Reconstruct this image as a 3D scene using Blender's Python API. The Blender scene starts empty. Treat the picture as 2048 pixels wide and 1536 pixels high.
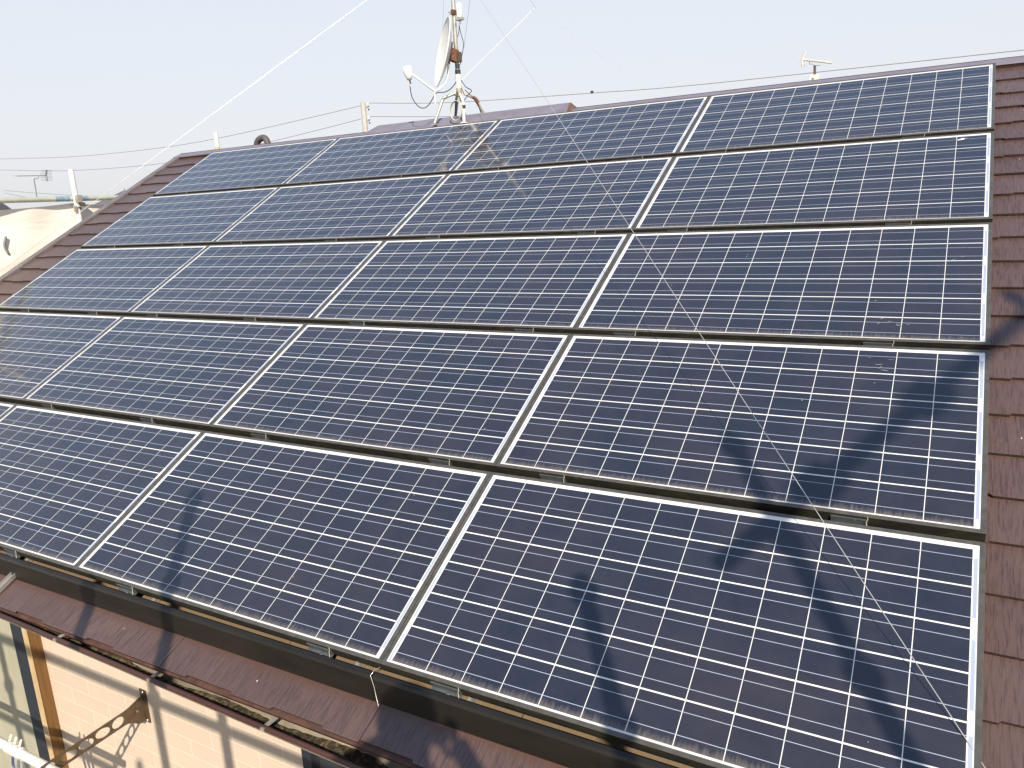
import bpy, math, random
from mathutils import Vector, Matrix
random.seed(7)
R_ = math.radians
scn = bpy.context.scene
COL = scn.collection
H = 8.0                                   # height of the array's top edge above the ground
TH = R_(28)                               # roof pitch
CT, ST = math.cos(TH), math.sin(TH)

# ------------------------------------------------------------------ camera
cam_d = bpy.data.cameras.new('camera')
cam = bpy.data.objects.new('camera', cam_d); COL.objects.link(cam)
CAM_R = Matrix(((0.871240, -0.067953, 0.486131), (0.488015, 0.226340, -0.842978), (-0.052748, 0.971675, 0.230358)))
CAM_P = Vector((-0.120732, -5.292738, 7.407058))
cam.matrix_world = Matrix.Translation(CAM_P) @ CAM_R.to_4x4()
cam_d.sensor_width = 36; cam_d.lens = 27.178
cam_d.clip_start = 0.05; cam_d.clip_end = 4000
scn.camera = cam

# ------------------------------------------------------------------ light
EL, AZ = R_(36.3), R_(36.5)
sun_dir = Vector((math.cos(EL) * math.sin(AZ), -math.cos(EL) * math.cos(AZ), math.sin(EL)))   # towards the sun
sd = bpy.data.lights.new('sun', 'SUN'); sd.energy = 4.3; sd.angle = R_(0.55); sd.color = (1.0, 0.89, 0.74)
so = bpy.data.objects.new('sun', sd); COL.objects.link(so)
so.rotation_euler = sun_dir.to_track_quat('Z', 'Y').to_euler(); so.location = (6, -12, 20)
world = bpy.data.worlds.new('World'); scn.world = world; world.use_nodes = True
wn = world.node_tree; wn.nodes.clear()
sky = wn.nodes.new('ShaderNodeTexSky'); sky.sky_type = 'NISHITA'; sky.sun_disc = False
sky.sun_elevation = EL; sky.sun_rotation = math.atan2(sun_dir.x, sun_dir.y)
sky.air_density = 1.2; sky.dust_density = 3.0; sky.ozone_density = 1.5; sky.altitude = 20
bg = wn.nodes.new('ShaderNodeBackground'); bg.inputs['Strength'].default_value = 0.15
wo = wn.nodes.new('ShaderNodeOutputWorld')
# spring haze: the clear sky thinned with a pale veil, thickest towards the horizon
tcw = wn.nodes.new('ShaderNodeTexCoord'); sxw = wn.nodes.new('ShaderNodeSeparateXYZ'); wn.links.new(tcw.outputs['Generated'], sxw.inputs[0])
rpw = wn.nodes.new('ShaderNodeValToRGB'); wn.links.new(sxw.outputs[2], rpw.inputs[0])
cr = rpw.color_ramp; cr.elements[0].position = 0.0; cr.elements[0].color = (.85, .855, .885, 1); cr.elements[1].position = 1.0; cr.elements[1].color = (.22, .34, .60, 1)
for p_, c_ in ((.10, (.86, .870, .922, 1)), (.30, (.80, .865, .945, 1)), (.50, (.38, .50, .72, 1))):
    e_ = cr.elements.new(p_); e_.color = c_
scw = wn.nodes.new('ShaderNodeVectorMath'); scw.operation = 'SCALE'; scw.inputs['Scale'].default_value = 4.55
wn.links.new(rpw.outputs[0], scw.inputs[0])
mxw = wn.nodes.new('ShaderNodeMix'); mxw.data_type = 'RGBA'; mxw.inputs[0].default_value = .90
wn.links.new(sky.outputs[0], mxw.inputs[6]); wn.links.new(scw.outputs[0], mxw.inputs[7])
wn.links.new(mxw.outputs[2], bg.inputs[0]); wn.links.new(bg.outputs[0], wo.inputs[0])
scn.view_settings.view_transform = 'Standard'; scn.view_settings.look = 'None'
scn.view_settings.exposure = 0.50; scn.view_settings.gamma = 1.0

# ------------------------------------------------------------------ helpers
def RW(u, v, n):                          # roof coordinates (across, up the slope, off the slope) to world
    return Vector((u, v * CT - n * ST, H + v * ST + n * CT))
def at(px, py, Y):                        # where the sight line through a photo pixel meets the vertical plane y = Y
    d = CAM_R @ Vector(((px - 1024) / 1546.15, -(py - 768) / 1546.15, -1))
    return CAM_P + d * ((Y - CAM_P.y) / d.y)
def atx(px, py, X):
    d = CAM_R @ Vector(((px - 1024) / 1546.15, -(py - 768) / 1546.15, -1))
    return CAM_P + d * ((X - CAM_P.x) / d.x)

class MB:
    def __init__(s): s.v = []; s.f = []; s.m = []; s.sm = []
    def add(s, vs, fs, mi=0, smooth=False):
        o = len(s.v); s.v += [Vector(p) for p in vs]
        for f in fs: s.f.append([o + i for i in f]); s.m.append(mi); s.sm.append(smooth)
    def box(s, x0, x1, y0, y1, z0, z1, mi=0, fn=None):
        P = [(x, y, z) for z in (z0, z1) for y in (y0, y1) for x in (x0, x1)]
        if fn: P = [fn(*p) for p in P]
        s.add(P, [(0, 2, 3, 1), (4, 5, 7, 6), (0, 1, 5, 4), (2, 6, 7, 3), (0, 4, 6, 2), (1, 3, 7, 5)], mi)
        return s
    def obox(s, c, ax, ay, az, hx, hy, hz, mi=0):
        c = Vector(c); P = [c + ax * i * hx + ay * j * hy + az * k * hz for k in (-1, 1) for j in (-1, 1) for i in (-1, 1)]
        s.add(P, [(0, 2, 3, 1), (4, 5, 7, 6), (0, 1, 5, 4), (2, 6, 7, 3), (0, 4, 6, 2), (1, 3, 7, 5)], mi); return s
    def tube(s, pts, r, seg=10, mi=0, closed=False, cap=True):
        pts = [Vector(p) for p in pts]; n = len(pts)
        rs = r if isinstance(r, (list, tuple)) else [r] * n
        up = None; rings = []
        for i, p in enumerate(pts):
            if closed: t = (pts[(i + 1) % n] - pts[i - 1]).normalized()
            else: t = (pts[min(i + 1, n - 1)] - pts[max(i - 1, 0)]).normalized()
            if up is None:
                up = Vector((0, 0, 1)) if abs(t.z) < .9 else Vector((1, 0, 0))
            a = (up - t * up.dot(t)).normalized(); b = t.cross(a); up = a
            rings.append([p + (a * math.cos(q) + b * math.sin(q)) * rs[i] for q in [2 * math.pi * k / seg for k in range(seg)]])
        vs = [q for ring in rings for q in ring]; fs = []
        for i in range(n if closed else n - 1):
            j = (i + 1) % n
            for k in range(seg):
                l = (k + 1) % seg; fs.append((i * seg + k, i * seg + l, j * seg + l, j * seg + k))
        s.add(vs, fs, mi, True)
        if cap and not closed:
            s.add(rings[0], [tuple(range(seg))[::-1]], mi); s.add(rings[-1], [tuple(range(seg))], mi)
        return s
    def lathe(s, prof, c, axis=Vector((0, 0, 1)), seg=20, mi=0):
        axis = axis.normalized(); a = axis.orthogonal().normalized(); b = axis.cross(a); c = Vector(c)
        vs = [c + axis * h + (a * math.cos(2 * math.pi * k / seg) + b * math.sin(2 * math.pi * k / seg)) * r for r, h in prof for k in range(seg)]
        fs = [(i * seg + k, i * seg + (k + 1) % seg, (i + 1) * seg + (k + 1) % seg, (i + 1) * seg + k) for i in range(len(prof) - 1) for k in range(seg)]
        s.add(vs, fs, mi, True); return s
    def build(s, name, mats, parent=None, origin=None, local=False, **kw):
        if not isinstance(mats, (list, tuple)): mats = [mats]
        if origin is None:
            if parent is not None or local: origin = Vector((0, 0, 0))
            else:
                xs = [p.x for p in s.v]; ys = [p.y for p in s.v]; zs = [p.z for p in s.v]
                origin = Vector(((min(xs) + max(xs)) / 2, (min(ys) + max(ys)) / 2, min(zs)))
        off = Vector(origin)
        if parent is not None and not local: off = off + world_loc(parent)
        me = bpy.data.meshes.new(name); me.from_pydata([tuple(p - off) for p in s.v], [], s.f)
        for i, p in enumerate(me.polygons): p.material_index = s.m[i]; p.use_smooth = s.sm[i]
        for m in mats: me.materials.append(m)
        me.update()
        o = bpy.data.objects.new(name, me); COL.objects.link(o)
        if parent is not None: o.parent = parent
        if not (parent is not None and local): o.location = Vector(origin)
        for k, v in kw.items(): o[k] = v
        return o
def world_loc(o):
    l = Vector((0, 0, 0))
    while o is not None: l += o.location; o = o.parent
    return l
def thing(name, loc, label, category, group=None, rot=None):
    o = bpy.data.objects.new(name, None); COL.objects.link(o); o.empty_display_size = .1
    o.location = loc; o['label'] = label; o['category'] = category
    if group: o['group'] = group
    if rot: o.rotation_euler = rot
    return o
def tag(o, label, category, group=None):
    o['label'] = label; o['category'] = category
    if group: o['group'] = group
    return o
def copy_tree(o, parent=None):
    c = o.copy(); COL.objects.link(c); c.parent = parent
    for ch in o.children: copy_tree(ch, c)
    return c

# ------------------------------------------------------------------ materials
def N(t, ty, x=0, **kw):
    n = t.nodes.new(ty)
    for k, v in kw.items(): setattr(n, k, v)
    return n
def new_mat(name):
    m = bpy.data.materials.new(name); m.use_nodes = True; t = m.node_tree
    return m, t, t.nodes['Principled BSDF']
def setp(b, **kw):
    for k, v in kw.items(): b.inputs[k].default_value = v
def mth(t, op, a, b=None, c=None, clamp=False):
    n = t.nodes.new('ShaderNodeMath'); n.operation = op; n.use_clamp = clamp
    for i, x in enumerate((a, b, c)):
        if x is None: continue
        if isinstance(x, (int, float)): n.inputs[i].default_value = x
        else: t.links.new(x, n.inputs[i])
    return n.outputs[0]
def mixc(t, f, a, b):
    n = t.nodes.new('ShaderNodeMix'); n.data_type = 'RGBA'
    for s_, x in (('Factor', f), ('A', a), ('B', b)):
        i = {'Factor': 0, 'A': 6, 'B': 7}[s_]
        if isinstance(x, (int, float)): n.inputs[i].default_value = x
        elif isinstance(x, tuple): n.inputs[i].default_value = (*x, 1)
        else: t.links.new(x, n.inputs[i])
    return n.outputs[2]
def coords(t, kind='Object', scale=(1, 1, 1)):
    tc = t.nodes.new('ShaderNodeTexCoord'); mp = t.nodes.new('ShaderNodeMapping'); mp.inputs['Scale'].default_value = scale
    t.links.new(tc.outputs[kind], mp.inputs[0]); return mp.outputs[0]
def noise(t, vec, scale=5, detail=3, rough=.5, dist=0):
    n = t.nodes.new('ShaderNodeTexNoise'); n.inputs['Scale'].default_value = scale; n.inputs['Detail'].default_value = detail
    n.inputs['Roughness'].default_value = rough; n.inputs['Distortion'].default_value = dist
    if vec is not None: t.links.new(vec, n.inputs['Vector'])
    return n.outputs[0]
def ramp(t, fac, p0, p1):
    n = t.nodes.new('ShaderNodeMapRange'); n.inputs[1].default_value = p0; n.inputs[2].default_value = p1
    t.links.new(fac, n.inputs[0]); return n.outputs[0]
def bump(t, b, h, strength=.3, dist=.005, sock='Normal'):
    n = t.nodes.new('ShaderNodeBump'); n.inputs['Strength'].default_value = strength; n.inputs['Distance'].default_value = dist
    t.links.new(h, n.inputs['Height']); t.links.new(n.outputs[0], b.inputs[sock])

def simple(name, col, rough=.5, metal=0., vary=.15, scale=12, dirt=None, dirt_amt=.4, sc3=(1, 1, 1), bmp=0, spec=.5):
    m, t, b = new_mat(name); v = coords(t, 'Object', sc3)
    nz = noise(t, v, scale, 5, .6)
    dk = tuple(c * (1 - vary * 1.6) for c in col); lt = tuple(min(1, c * (1 + vary)) for c in col)
    c = mixc(t, ramp(t, nz, .3, .7), dk, lt)
    if dirt:
        n2 = noise(t, v, scale * .35, 6, .65, .6); c = mixc(t, mth(t, 'MULTIPLY', ramp(t, n2, .48, .7), dirt_amt, clamp=True), c, dirt)
    t.links.new(c, b.inputs['Base Color']); setp(b, Roughness=rough, Metallic=metal); b.inputs['Specular IOR Level'].default_value = spec
    if bmp: bump(t, b, nz, bmp, .004)
    return m

def mat_slate():
    m, t, b = new_mat('slate')
    v = coords(t)                                         # mesh is laid in roof coordinates: x across, y up the slope
    grain = noise(t, coords(t, 'Object', (1, .055, 1)), 170, 4, .62)
    streak = noise(t, coords(t, 'Object', (1, .12, 1)), 34, 4, .6)
    patch = noise(t, v, 1.6, 4, .55)
    sx = t.nodes.new('ShaderNodeSeparateXYZ'); t.links.new(v, sx.inputs[0])
    # one tone per slate
    row = mth(t, 'FLOOR', mth(t, 'DIVIDE', sx.outputs[1], .182))
    colx = mth(t, 'FLOOR', mth(t, 'ADD', mth(t, 'DIVIDE', mth(t, 'ADD', sx.outputs[0], 1.56), .91), mth(t, 'MULTIPLY', row, .5)))
    cv = t.nodes.new('ShaderNodeCombineXYZ'); t.links.new(row, cv.inputs[0]); t.links.new(colx, cv.inputs[1])
    wn_ = t.nodes.new('ShaderNodeTexWhiteNoise'); t.links.new(cv.outputs[0], wn_.inputs[0])
    c = mixc(t, ramp(t, patch, .35, .68), (.086, .047, .038), (.116, .070, .058))
    c = mixc(t, mth(t, 'MULTIPLY', ramp(t, grain, .47, .66), .85, clamp=True), c, (.035, .019, .015))
    c = mixc(t, mth(t, 'MULTIPLY', ramp(t, streak, .58, .8), .4, clamp=True), c, (.15, .092, .072))
    c = mixc(t, mth(t, 'MULTIPLY', wn_.outputs[0], .3), c, (.13, .088, .078))
    # rusty run-off fringe left under the bottom rail
    fr = noise(t, coords(t, 'Object', (1, .1, 1)), 60, 3, .6)
    lim = mth(t, 'ADD', mth(t, 'MULTIPLY', fr, .06), -4.298)
    f = mth(t, 'MULTIPLY', ramp(t, mth(t, 'SUBTRACT', sx.outputs[1], lim), -.012, .022), mth(t, 'LESS_THAN', sx.outputs[1], -4.15), clamp=True)
    c = mixc(t, mth(t, 'MULTIPLY', f, .9), c, (.090, .043, .024))
    # pale, unweathered strip sheltered between panels and rail
    g = mth(t, 'MULTIPLY', mth(t, 'GREATER_THAN', sx.outputs[1], -4.19), mth(t, 'LESS_THAN', sx.outputs[0], .03))
    g = mth(t, 'MULTIPLY', g, mth(t, 'LESS_THAN', sx.outputs[1], -4.0))
    c = mixc(t, mth(t, 'MULTIPLY', g, .85), c, (.22, .165, .10))
    # grit and droppings
    vo = t.nodes.new('ShaderNodeTexVoronoi'); vo.inputs['Scale'].default_value = 26; t.links.new(coords(t, 'Object', (1, .7, 1)), vo.inputs['Vector'])
    sp = mth(t, 'MULTIPLY', mth(t, 'LESS_THAN', vo.outputs['Distance'], .065), mth(t, 'GREATER_THAN', noise(t, v, 9, 2), .60))
    c = mixc(t, sp, c, (.55, .5, .45))
    t.links.new(c, b.inputs['Base Color']); setp(b, Roughness=.40); b.inputs['Specular IOR Level'].default_value = .7; b.inputs['Coat Weight'].default_value = .2; b.inputs['Coat Roughness'].default_value = .45
    bump(t, b, mth(t, 'ADD', grain, mth(t, 'MULTIPLY', streak, .6)), .55, .003)
    return m

def mat_cells():
    m, t, b = new_mat('photovoltaic_cells')
    tc = t.nodes.new('ShaderNodeTexCoord'); sx = t.nodes.new('ShaderNodeSeparateXYZ'); t.links.new(tc.outputs['Object'], sx.inputs[0])
    X, Y = sx.outputs[0], sx.outputs[1]
    P = .1270; PY = .1278; X0 = -.780 + .0180; Y0 = .394 - .0145
    fx = mth(t, 'DIVIDE', mth(t, 'SUBTRACT', X, X0), P); fy = mth(t, 'DIVIDE', mth(t, 'SUBTRACT', Y0, Y), PY)   # fy counts rows downwards
    inx = mth(t, 'MULTIPLY', mth(t, 'GREATER_THAN', fx, 0), mth(t, 'LESS_THAN', fx, 12))
    iny = mth(t, 'MULTIPLY', mth(t, 'GREATER_THAN', fy, 0), mth(t, 'LESS_THAN', fy, 6))
    ins = mth(t, 'MULTIPLY', inx, iny)
    gx = mth(t, 'FRACT', fx); gy = mth(t, 'FRACT', fy)
    dx = mth(t, 'MINIMUM', gx, mth(t, 'SUBTRACT', 1, gx)); dy = mth(t, 'MINIMUM', gy, mth(t, 'SUBTRACT', 1, gy))
    cell = mth(t, 'MULTIPLY', mth(t, 'GREATER_THAN', dx, .0085), mth(t, 'GREATER_THAN', dy, .0175))
    cell = mth(t, 'MULTIPLY', cell, ins)
    rib = mth(t, 'ABSOLUTE', mth(t, 'SUBTRACT', mth(t, 'ABSOLUTE', mth(t, 'SUBTRACT', gy, .5)), .245))
    rib = mth(t, 'MULTIPLY', mth(t, 'LESS_THAN', rib, .0068), iny)
    rib = mth(t, 'MULTIPLY', rib, mth(t, 'MULTIPLY', mth(t, 'GREATER_THAN', fx, -.03), mth(t, 'LESS_THAN', fx, 12.03)))
    # collector ribbons in the side margins, each joining two rows
    def side(lo, hi, off):
        a = mth(t, 'MULTIPLY', mth(t, 'GREATER_THAN', X, lo), mth(t, 'LESS_THAN', X, hi))
        q = mth(t, 'MULTIPLY', mth(t, 'FRACT', mth(t, 'DIVIDE', mth(t, 'ADD', fy, off), 2)), 2)
        return mth(t, 'MULTIPLY', mth(t, 'MULTIPLY', a, iny), mth(t, 'MULTIPLY', mth(t, 'GREATER_THAN', q, .25), mth(t, 'LESS_THAN', q, 1.75)))
    bus = mth(t, 'ADD', side(.7642, .7738, 0), side(-.7738, -.7670, 1), clamp=True)
    # cell colour, a touch different cell by cell
    cv = t.nodes.new('ShaderNodeCombineXYZ'); t.links.new(mth(t, 'FLOOR', fx), cv.inputs[0]); t.links.new(mth(t, 'FLOOR', fy), cv.inputs[1])
    oi = t.nodes.new('ShaderNodeObjectInfo'); t.links.new(mth(t, 'MULTIPLY', oi.outputs['Random'], 77), cv.inputs[2])
    w = t.nodes.new('ShaderNodeTexWhiteNoise'); t.links.new(cv.outputs[0], w.inputs[0])
    vr = t.nodes.new('ShaderNodeTexVoronoi'); vr.inputs['Scale'].default_value = 95; t.links.new(tc.outputs['Object'], vr.inputs['Vector'])
    c = mixc(t, w.outputs[0], (.0100, .0140, .0265), (.0145, .0175, .0315))
    sp = t.nodes.new('ShaderNodeSeparateColor'); t.links.new(vr.outputs['Color'], sp.inputs[0])
    c = mixc(t, mth(t, 'MULTIPLY', sp.outputs[0], .3), c, (.020, .024, .046))
    # warm and cool drifts over the whole panel
    ad = t.nodes.new('ShaderNodeVectorMath'); ad.operation = 'ADD'; t.links.new(tc.outputs['Object'], ad.inputs[0])
    oc = t.nodes.new('ShaderNodeCombineXYZ'); t.links.new(mth(t, 'MULTIPLY', oi.outputs['Random'], 30), oc.inputs[0]); t.links.new(oc.outputs[0], ad.inputs[1])
    drift = noise(t, ad.outputs[0], 2.2, 3, .55)
    c = mixc(t, mth(t, 'MULTIPLY', ramp(t, drift, .42, .66), .55, clamp=True), c, (.030, .024, .034))
    c = mixc(t, mth(t, 'MULTIPLY', oi.outputs['Random'], .35), c, (.016, .018, .030))
    c = mixc(t, mth(t, 'SUBTRACT', 1, cell), c, (.80, .80, .76))
    c = mixc(t, rib, c, (.40, .45, .54))
    c = mixc(t, bus, c, (.36, .41, .52))
    # dust: thin film, thicker in a ragged fringe along the lower edge, and a few droppings
    film = noise(t, ad.outputs[0], 7, 5, .65)
    c = mixc(t, mth(t, 'MULTIPLY', ramp(t, film, .3, .8), .035, clamp=True), c, (.42, .36, .28))
    mp = t.nodes.new('ShaderNodeMapping'); mp.inputs['Scale'].default_value = (1, .12, 1); t.links.new(ad.outputs[0], mp.inputs[0])
    fr = noise(t, mp.outputs[0], 130, 3, .6)
    edge = ramp(t, mth(t, 'SUBTRACT', mth(t, 'ADD', Y, .394), mth(t, 'MULTIPLY', fr, .05)), .004, -.022)
    c = mixc(t, mth(t, 'MULTIPLY', edge, .28, clamp=True), c, (.42, .36, .28))
    v2 = t.nodes.new('ShaderNodeTexVoronoi'); v2.inputs['Scale'].default_value = 17; t.links.new(ad.outputs[0], v2.inputs['Vector'])
    dr = mth(t, 'MULTIPLY', mth(t, 'LESS_THAN', v2.outputs['Distance'], .028), mth(t, 'GREATER_THAN', noise(t, ad.outputs[0], 3.3, 2), .60))
    c = mixc(t, dr, c, (.6, .6, .58))
    t.links.new(c, b.inputs['Base Color'])
    setp(b, Roughness=.40); b.inputs['Specular IOR Level'].default_value = .3
    b.inputs['Coat Weight'].default_value = 1; b.inputs['Coat Roughness'].default_value = .06; b.inputs['Coat IOR'].default_value = 1.52
    g = noise(t, tc.outputs['Object'], 420, 2, .5); bump(t, b, g, .05, .0006, 'Coat Normal')
    return m

def mat_wall():
    m, t, b = new_mat('cream_siding')
    tc = t.nodes.new('ShaderNodeTexCoord'); sx = t.nodes.new('ShaderNodeSeparateXYZ'); t.links.new(tc.outputs['Object'], sx.inputs[0])
    u = mth(t, 'ADD', sx.outputs[0], sx.outputs[1])
    cb = t.nodes.new('ShaderNodeCombineXYZ'); t.links.new(mth(t, 'ADD', u, .10), cb.inputs[0]); t.links.new(mth(t, 'ADD', sx.outputs[2], .028), cb.inputs[1])
    br = t.nodes.new('ShaderNodeTexBrick'); br.inputs['Scale'].default_value = 1; br.inputs['Brick Width'].default_value = .31
    br.inputs['Row Height'].default_value = .0905; br.inputs['Mortar Size'].default_value = .0035; br.inputs['Mortar Smooth'].default_value = .3
    br.inputs['Color1'].default_value = (.61, .505, .395, 1); br.inputs['Color2'].default_value = (.64, .53, .42, 1); br.inputs['Mortar'].default_value = (.74, .64, .51, 1)
    t.links.new(cb.outputs[0], br.inputs['Vector'])
    n = noise(t, tc.outputs['Object'], 30, 5, .6)
    c = mixc(t, mth(t, 'MULTIPLY', ramp(t, n, .45, .75), .12, clamp=True), br.outputs[0], (.5, .4, .29))
    t.links.new(c, b.inputs['Base Color']); setp(b, Roughness=.75)
    bump(t, b, mth(t, 'ADD', br.outputs['Fac'], mth(t, 'MULTIPLY', n, .4)), .5, .004)
    return m

M = {}
M['slate'] = mat_slate()
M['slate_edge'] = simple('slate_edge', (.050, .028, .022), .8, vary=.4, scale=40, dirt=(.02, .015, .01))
M['eave'] = simple('eave_edge', (.090, .040, .027), .7, vary=.3, scale=25, dirt=(.05, .03, .02), dirt_amt=.6)
M['cells'] = mat_cells()
M['wall'] = mat_wall()
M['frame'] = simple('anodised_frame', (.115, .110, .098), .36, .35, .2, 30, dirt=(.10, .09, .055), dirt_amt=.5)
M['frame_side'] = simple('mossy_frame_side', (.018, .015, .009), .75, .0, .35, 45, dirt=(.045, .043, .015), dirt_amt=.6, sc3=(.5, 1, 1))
M['rail'] = simple('dark_rail', (.018, .0155, .012), .36, .2, .18, 30, dirt=(.030, .024, .017), dirt_amt=.5, sc3=(.15, 1, 1))
M['raw_alu'] = simple('bare_aluminium', (.62, .60, .55), .3, .8, .1, 30)
M['bolt'] = simple('stainless_bolt', (.6, .58, .54), .25, .9, .1, 60)
M['ridge_metal'] = simple('ridge_sheet_metal', (.23, .205, .24), .42, .15, .1, 6, dirt=(.13, .09, .08), dirt_amt=.4)
M['ridge_wood'] = simple('ridge_batten', (.16, .085, .055), .7, .0, .25, 14, sc3=(.2, 1, 1))
M['verge'] = simple('verge_metal', (.20, .175, .175), .45, .2, .15, 9, dirt=(.09, .07, .05), dirt_amt=.5)
M['gutter'] = simple('brown_gutter', (.070, .030, .022), .15, .0, .25, 5, dirt=(.05, .028, .02), dirt_amt=.6, sc3=(.3, 1, 1))
M['gutter_in'] = simple('gutter_inside', (.27, .235, .175), .7, .0, .25, 16, dirt=(.11, .08, .04), dirt_amt=.7, sc3=(.4, 1, 1))
M['clip'] = simple('pale_clip', (.60, .55, .42), .4, .2, .1, 40)
M['moss'] = simple('moss_debris', (.045, .034, .016), .95, .0, .6, 110, dirt=(.24, .19, .11), dirt_amt=.9, bmp=1.0)
M['galv'] = simple('galvanised_steel', (.50, .48, .42), .42, .45, .15, 25, dirt=(.30, .22, .13), dirt_amt=.45)
M['rust'] = simple('rusty_steel', (.20, .085, .040), .75, .2, .35, 60, dirt=(.09, .045, .03), dirt_amt=.8)
M['white'] = simple('white_paint', (.80, .80, .77), .35, .0, .05, 14, dirt=(.5, .46, .36), dirt_amt=.25)
M['dish'] = simple('dish_enamel', (.78, .78, .74), .32, .0, .05, 14, dirt=(.52, .50, .42), dirt_amt=.25)
M['black'] = simple('black_rubber', (.03, .035, .045), .5, .0, .2, 40)
M['wire'] = simple('bright_wire', (.72, .70, .64), .3, .6, .1, 30)
M['faint'] = simple('faint_wire', (.75, .75, .78), .6, .0, .1, 3)
M['powerline'] = simple('power_line', (.22, .22, .24), .6, .0, .1, 3)
M['coax'] = simple('grey_coax', (.50, .48, .40), .5, .0, .1, 30)
M['bronze'] = simple('bronze_bracket', (.135, .092, .058), .42, .35, .2, 30, dirt=(.09, .07, .05), dirt_amt=.4)
M['tan_post'] = simple('golden_brown_trim', (.17, .085, .024), .5, .0, .18, 20, sc3=(3, 3, .15))
M['strip'] = simple('lit_face_and_sleeve_gold', (.58, .43, .24), .5, vary=.1, scale=20)  # paint of the scaffold sleeve; on the window trim its paleness is painted sunlight
M['clamp'] = simple('grey_clamp', (.10, .115, .12), .4, .3, .15, 30)
M['ventpipe'] = simple('vent_paint', (.10, .082, .085), .6, .0, .2, 20)
M['sash'] = simple('dark_blue_sash', (.040, .050, .065), .35, .3, .15, 20)
M['shutter'] = simple('grey_shutter', (.43, .41, .31), .55, .0, .08, 6, sc3=(1, 1, .4))
M['wall2'] = simple('plain_render', (.46, .43, .38), .8, .0, .1, 3)
M['rooftile'] = simple('distant_roof', (.12, .12, .13), .7, .0, .2, 3)
M['concrete'] = simple('concrete_pole', (.50, .48, .43), .8, .0, .1, 8)
M['cream'] = simple('cream_box', (.74, .71, .62), .6, .0, .06, 8)
M['scaf'] = simple('scaffold_tube', (.56, .57, .53), .42, .35, .15, 10, dirt=(.35, .30, .2), dirt_amt=.35)
M['scaf_blue'] = simple('blue_band', (.20, .33, .39), .5, .0, .25, 30, dirt=(.4, .42, .4), dirt_amt=.5)
M['scaf_rail'] = simple('scaffold_rail', (.50, .52, .42), .45, .2, .1, 12)
M['plank'] = simple('steel_plank', (.42, .42, .40), .5, .5, .2, 10)
M['asphalt'] = simple('ground_surface', (.11, .105, .095), .9, .0, .3, .4, dirt=(.07, .085, .04), dirt_amt=.6)
M['smear'] = simple('dried_smear', (.17, .18, .20), .7, .0, .3, 200)
M['peg'] = simple('white_peg', (.82, .80, .72), .4, .0, .03, 10)
M['clothblue'] = simple('pale_blue_strap', (.30, .40, .60), .7, .0, .15, 20)
M['glass'] = simple('window_glass', (.03, .035, .04), .06, .0, .1, 2, spec=.8)
M['cloth'] = simple('dark_jacket', (.035, .045, .08), .8, .0, .3, 30)
M['skin'] = simple('skin', (.48, .30, .21), .5, .0, .08, 20)
M['hair'] = simple('black_hair', (.012, .010, .009), .5, .0, .3, 60)
def mat_sheet():
    m, t, b = new_mat('dust_sheet_mesh')
    v = coords(t); n = noise(t, coords(t, 'Object', (1, .5, 2.2)), 2.4, 5, .6, .8); n2 = noise(t, v, 60, 2)
    c = mixc(t, ramp(t, n, .3, .75), (.80, .745, .65), (.90, .87, .80))
    c = mixc(t, mth(t, 'MULTIPLY', n2, .10), c, (.62, .56, .47))
    t.links.new(c, b.inputs['Base Color']); setp(b, Roughness=.85)
    b.inputs['Transmission Weight'].default_value = 0
    bump(t, b, mth(t, 'ADD', n, mth(t, 'MULTIPLY', n2, .1)), .5, .03)
    return m
M['sheet'] = mat_sheet()

# ------------------------------------------------------------------ ground
g = MB(); S = 1500
g.add([(-S, -S, 0), (S, -S, 0), (S, S, 0), (-S, S, 0)], [(0, 1, 2, 3)])
o = g.build('ground', M['asphalt'], origin=(0, 0, 0)); o['kind'] = 'structure'

# ------------------------------------------------------------------ the house
UL, UR = -7.10, 1.30                       # roof from left verge to right verge
YR, ZR = .287, 7.935 + .118                # ridge line (slate surface)
WALL_Y = -3.36
house = thing('house', (-2.9, .287, 0), 'cream sided house whose brown slate roof carries the solar panels', 'house')
house_roof = thing('h', (0, 0, 0), 'x', 'x'); bpy.data.objects.remove(house_roof)

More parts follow.
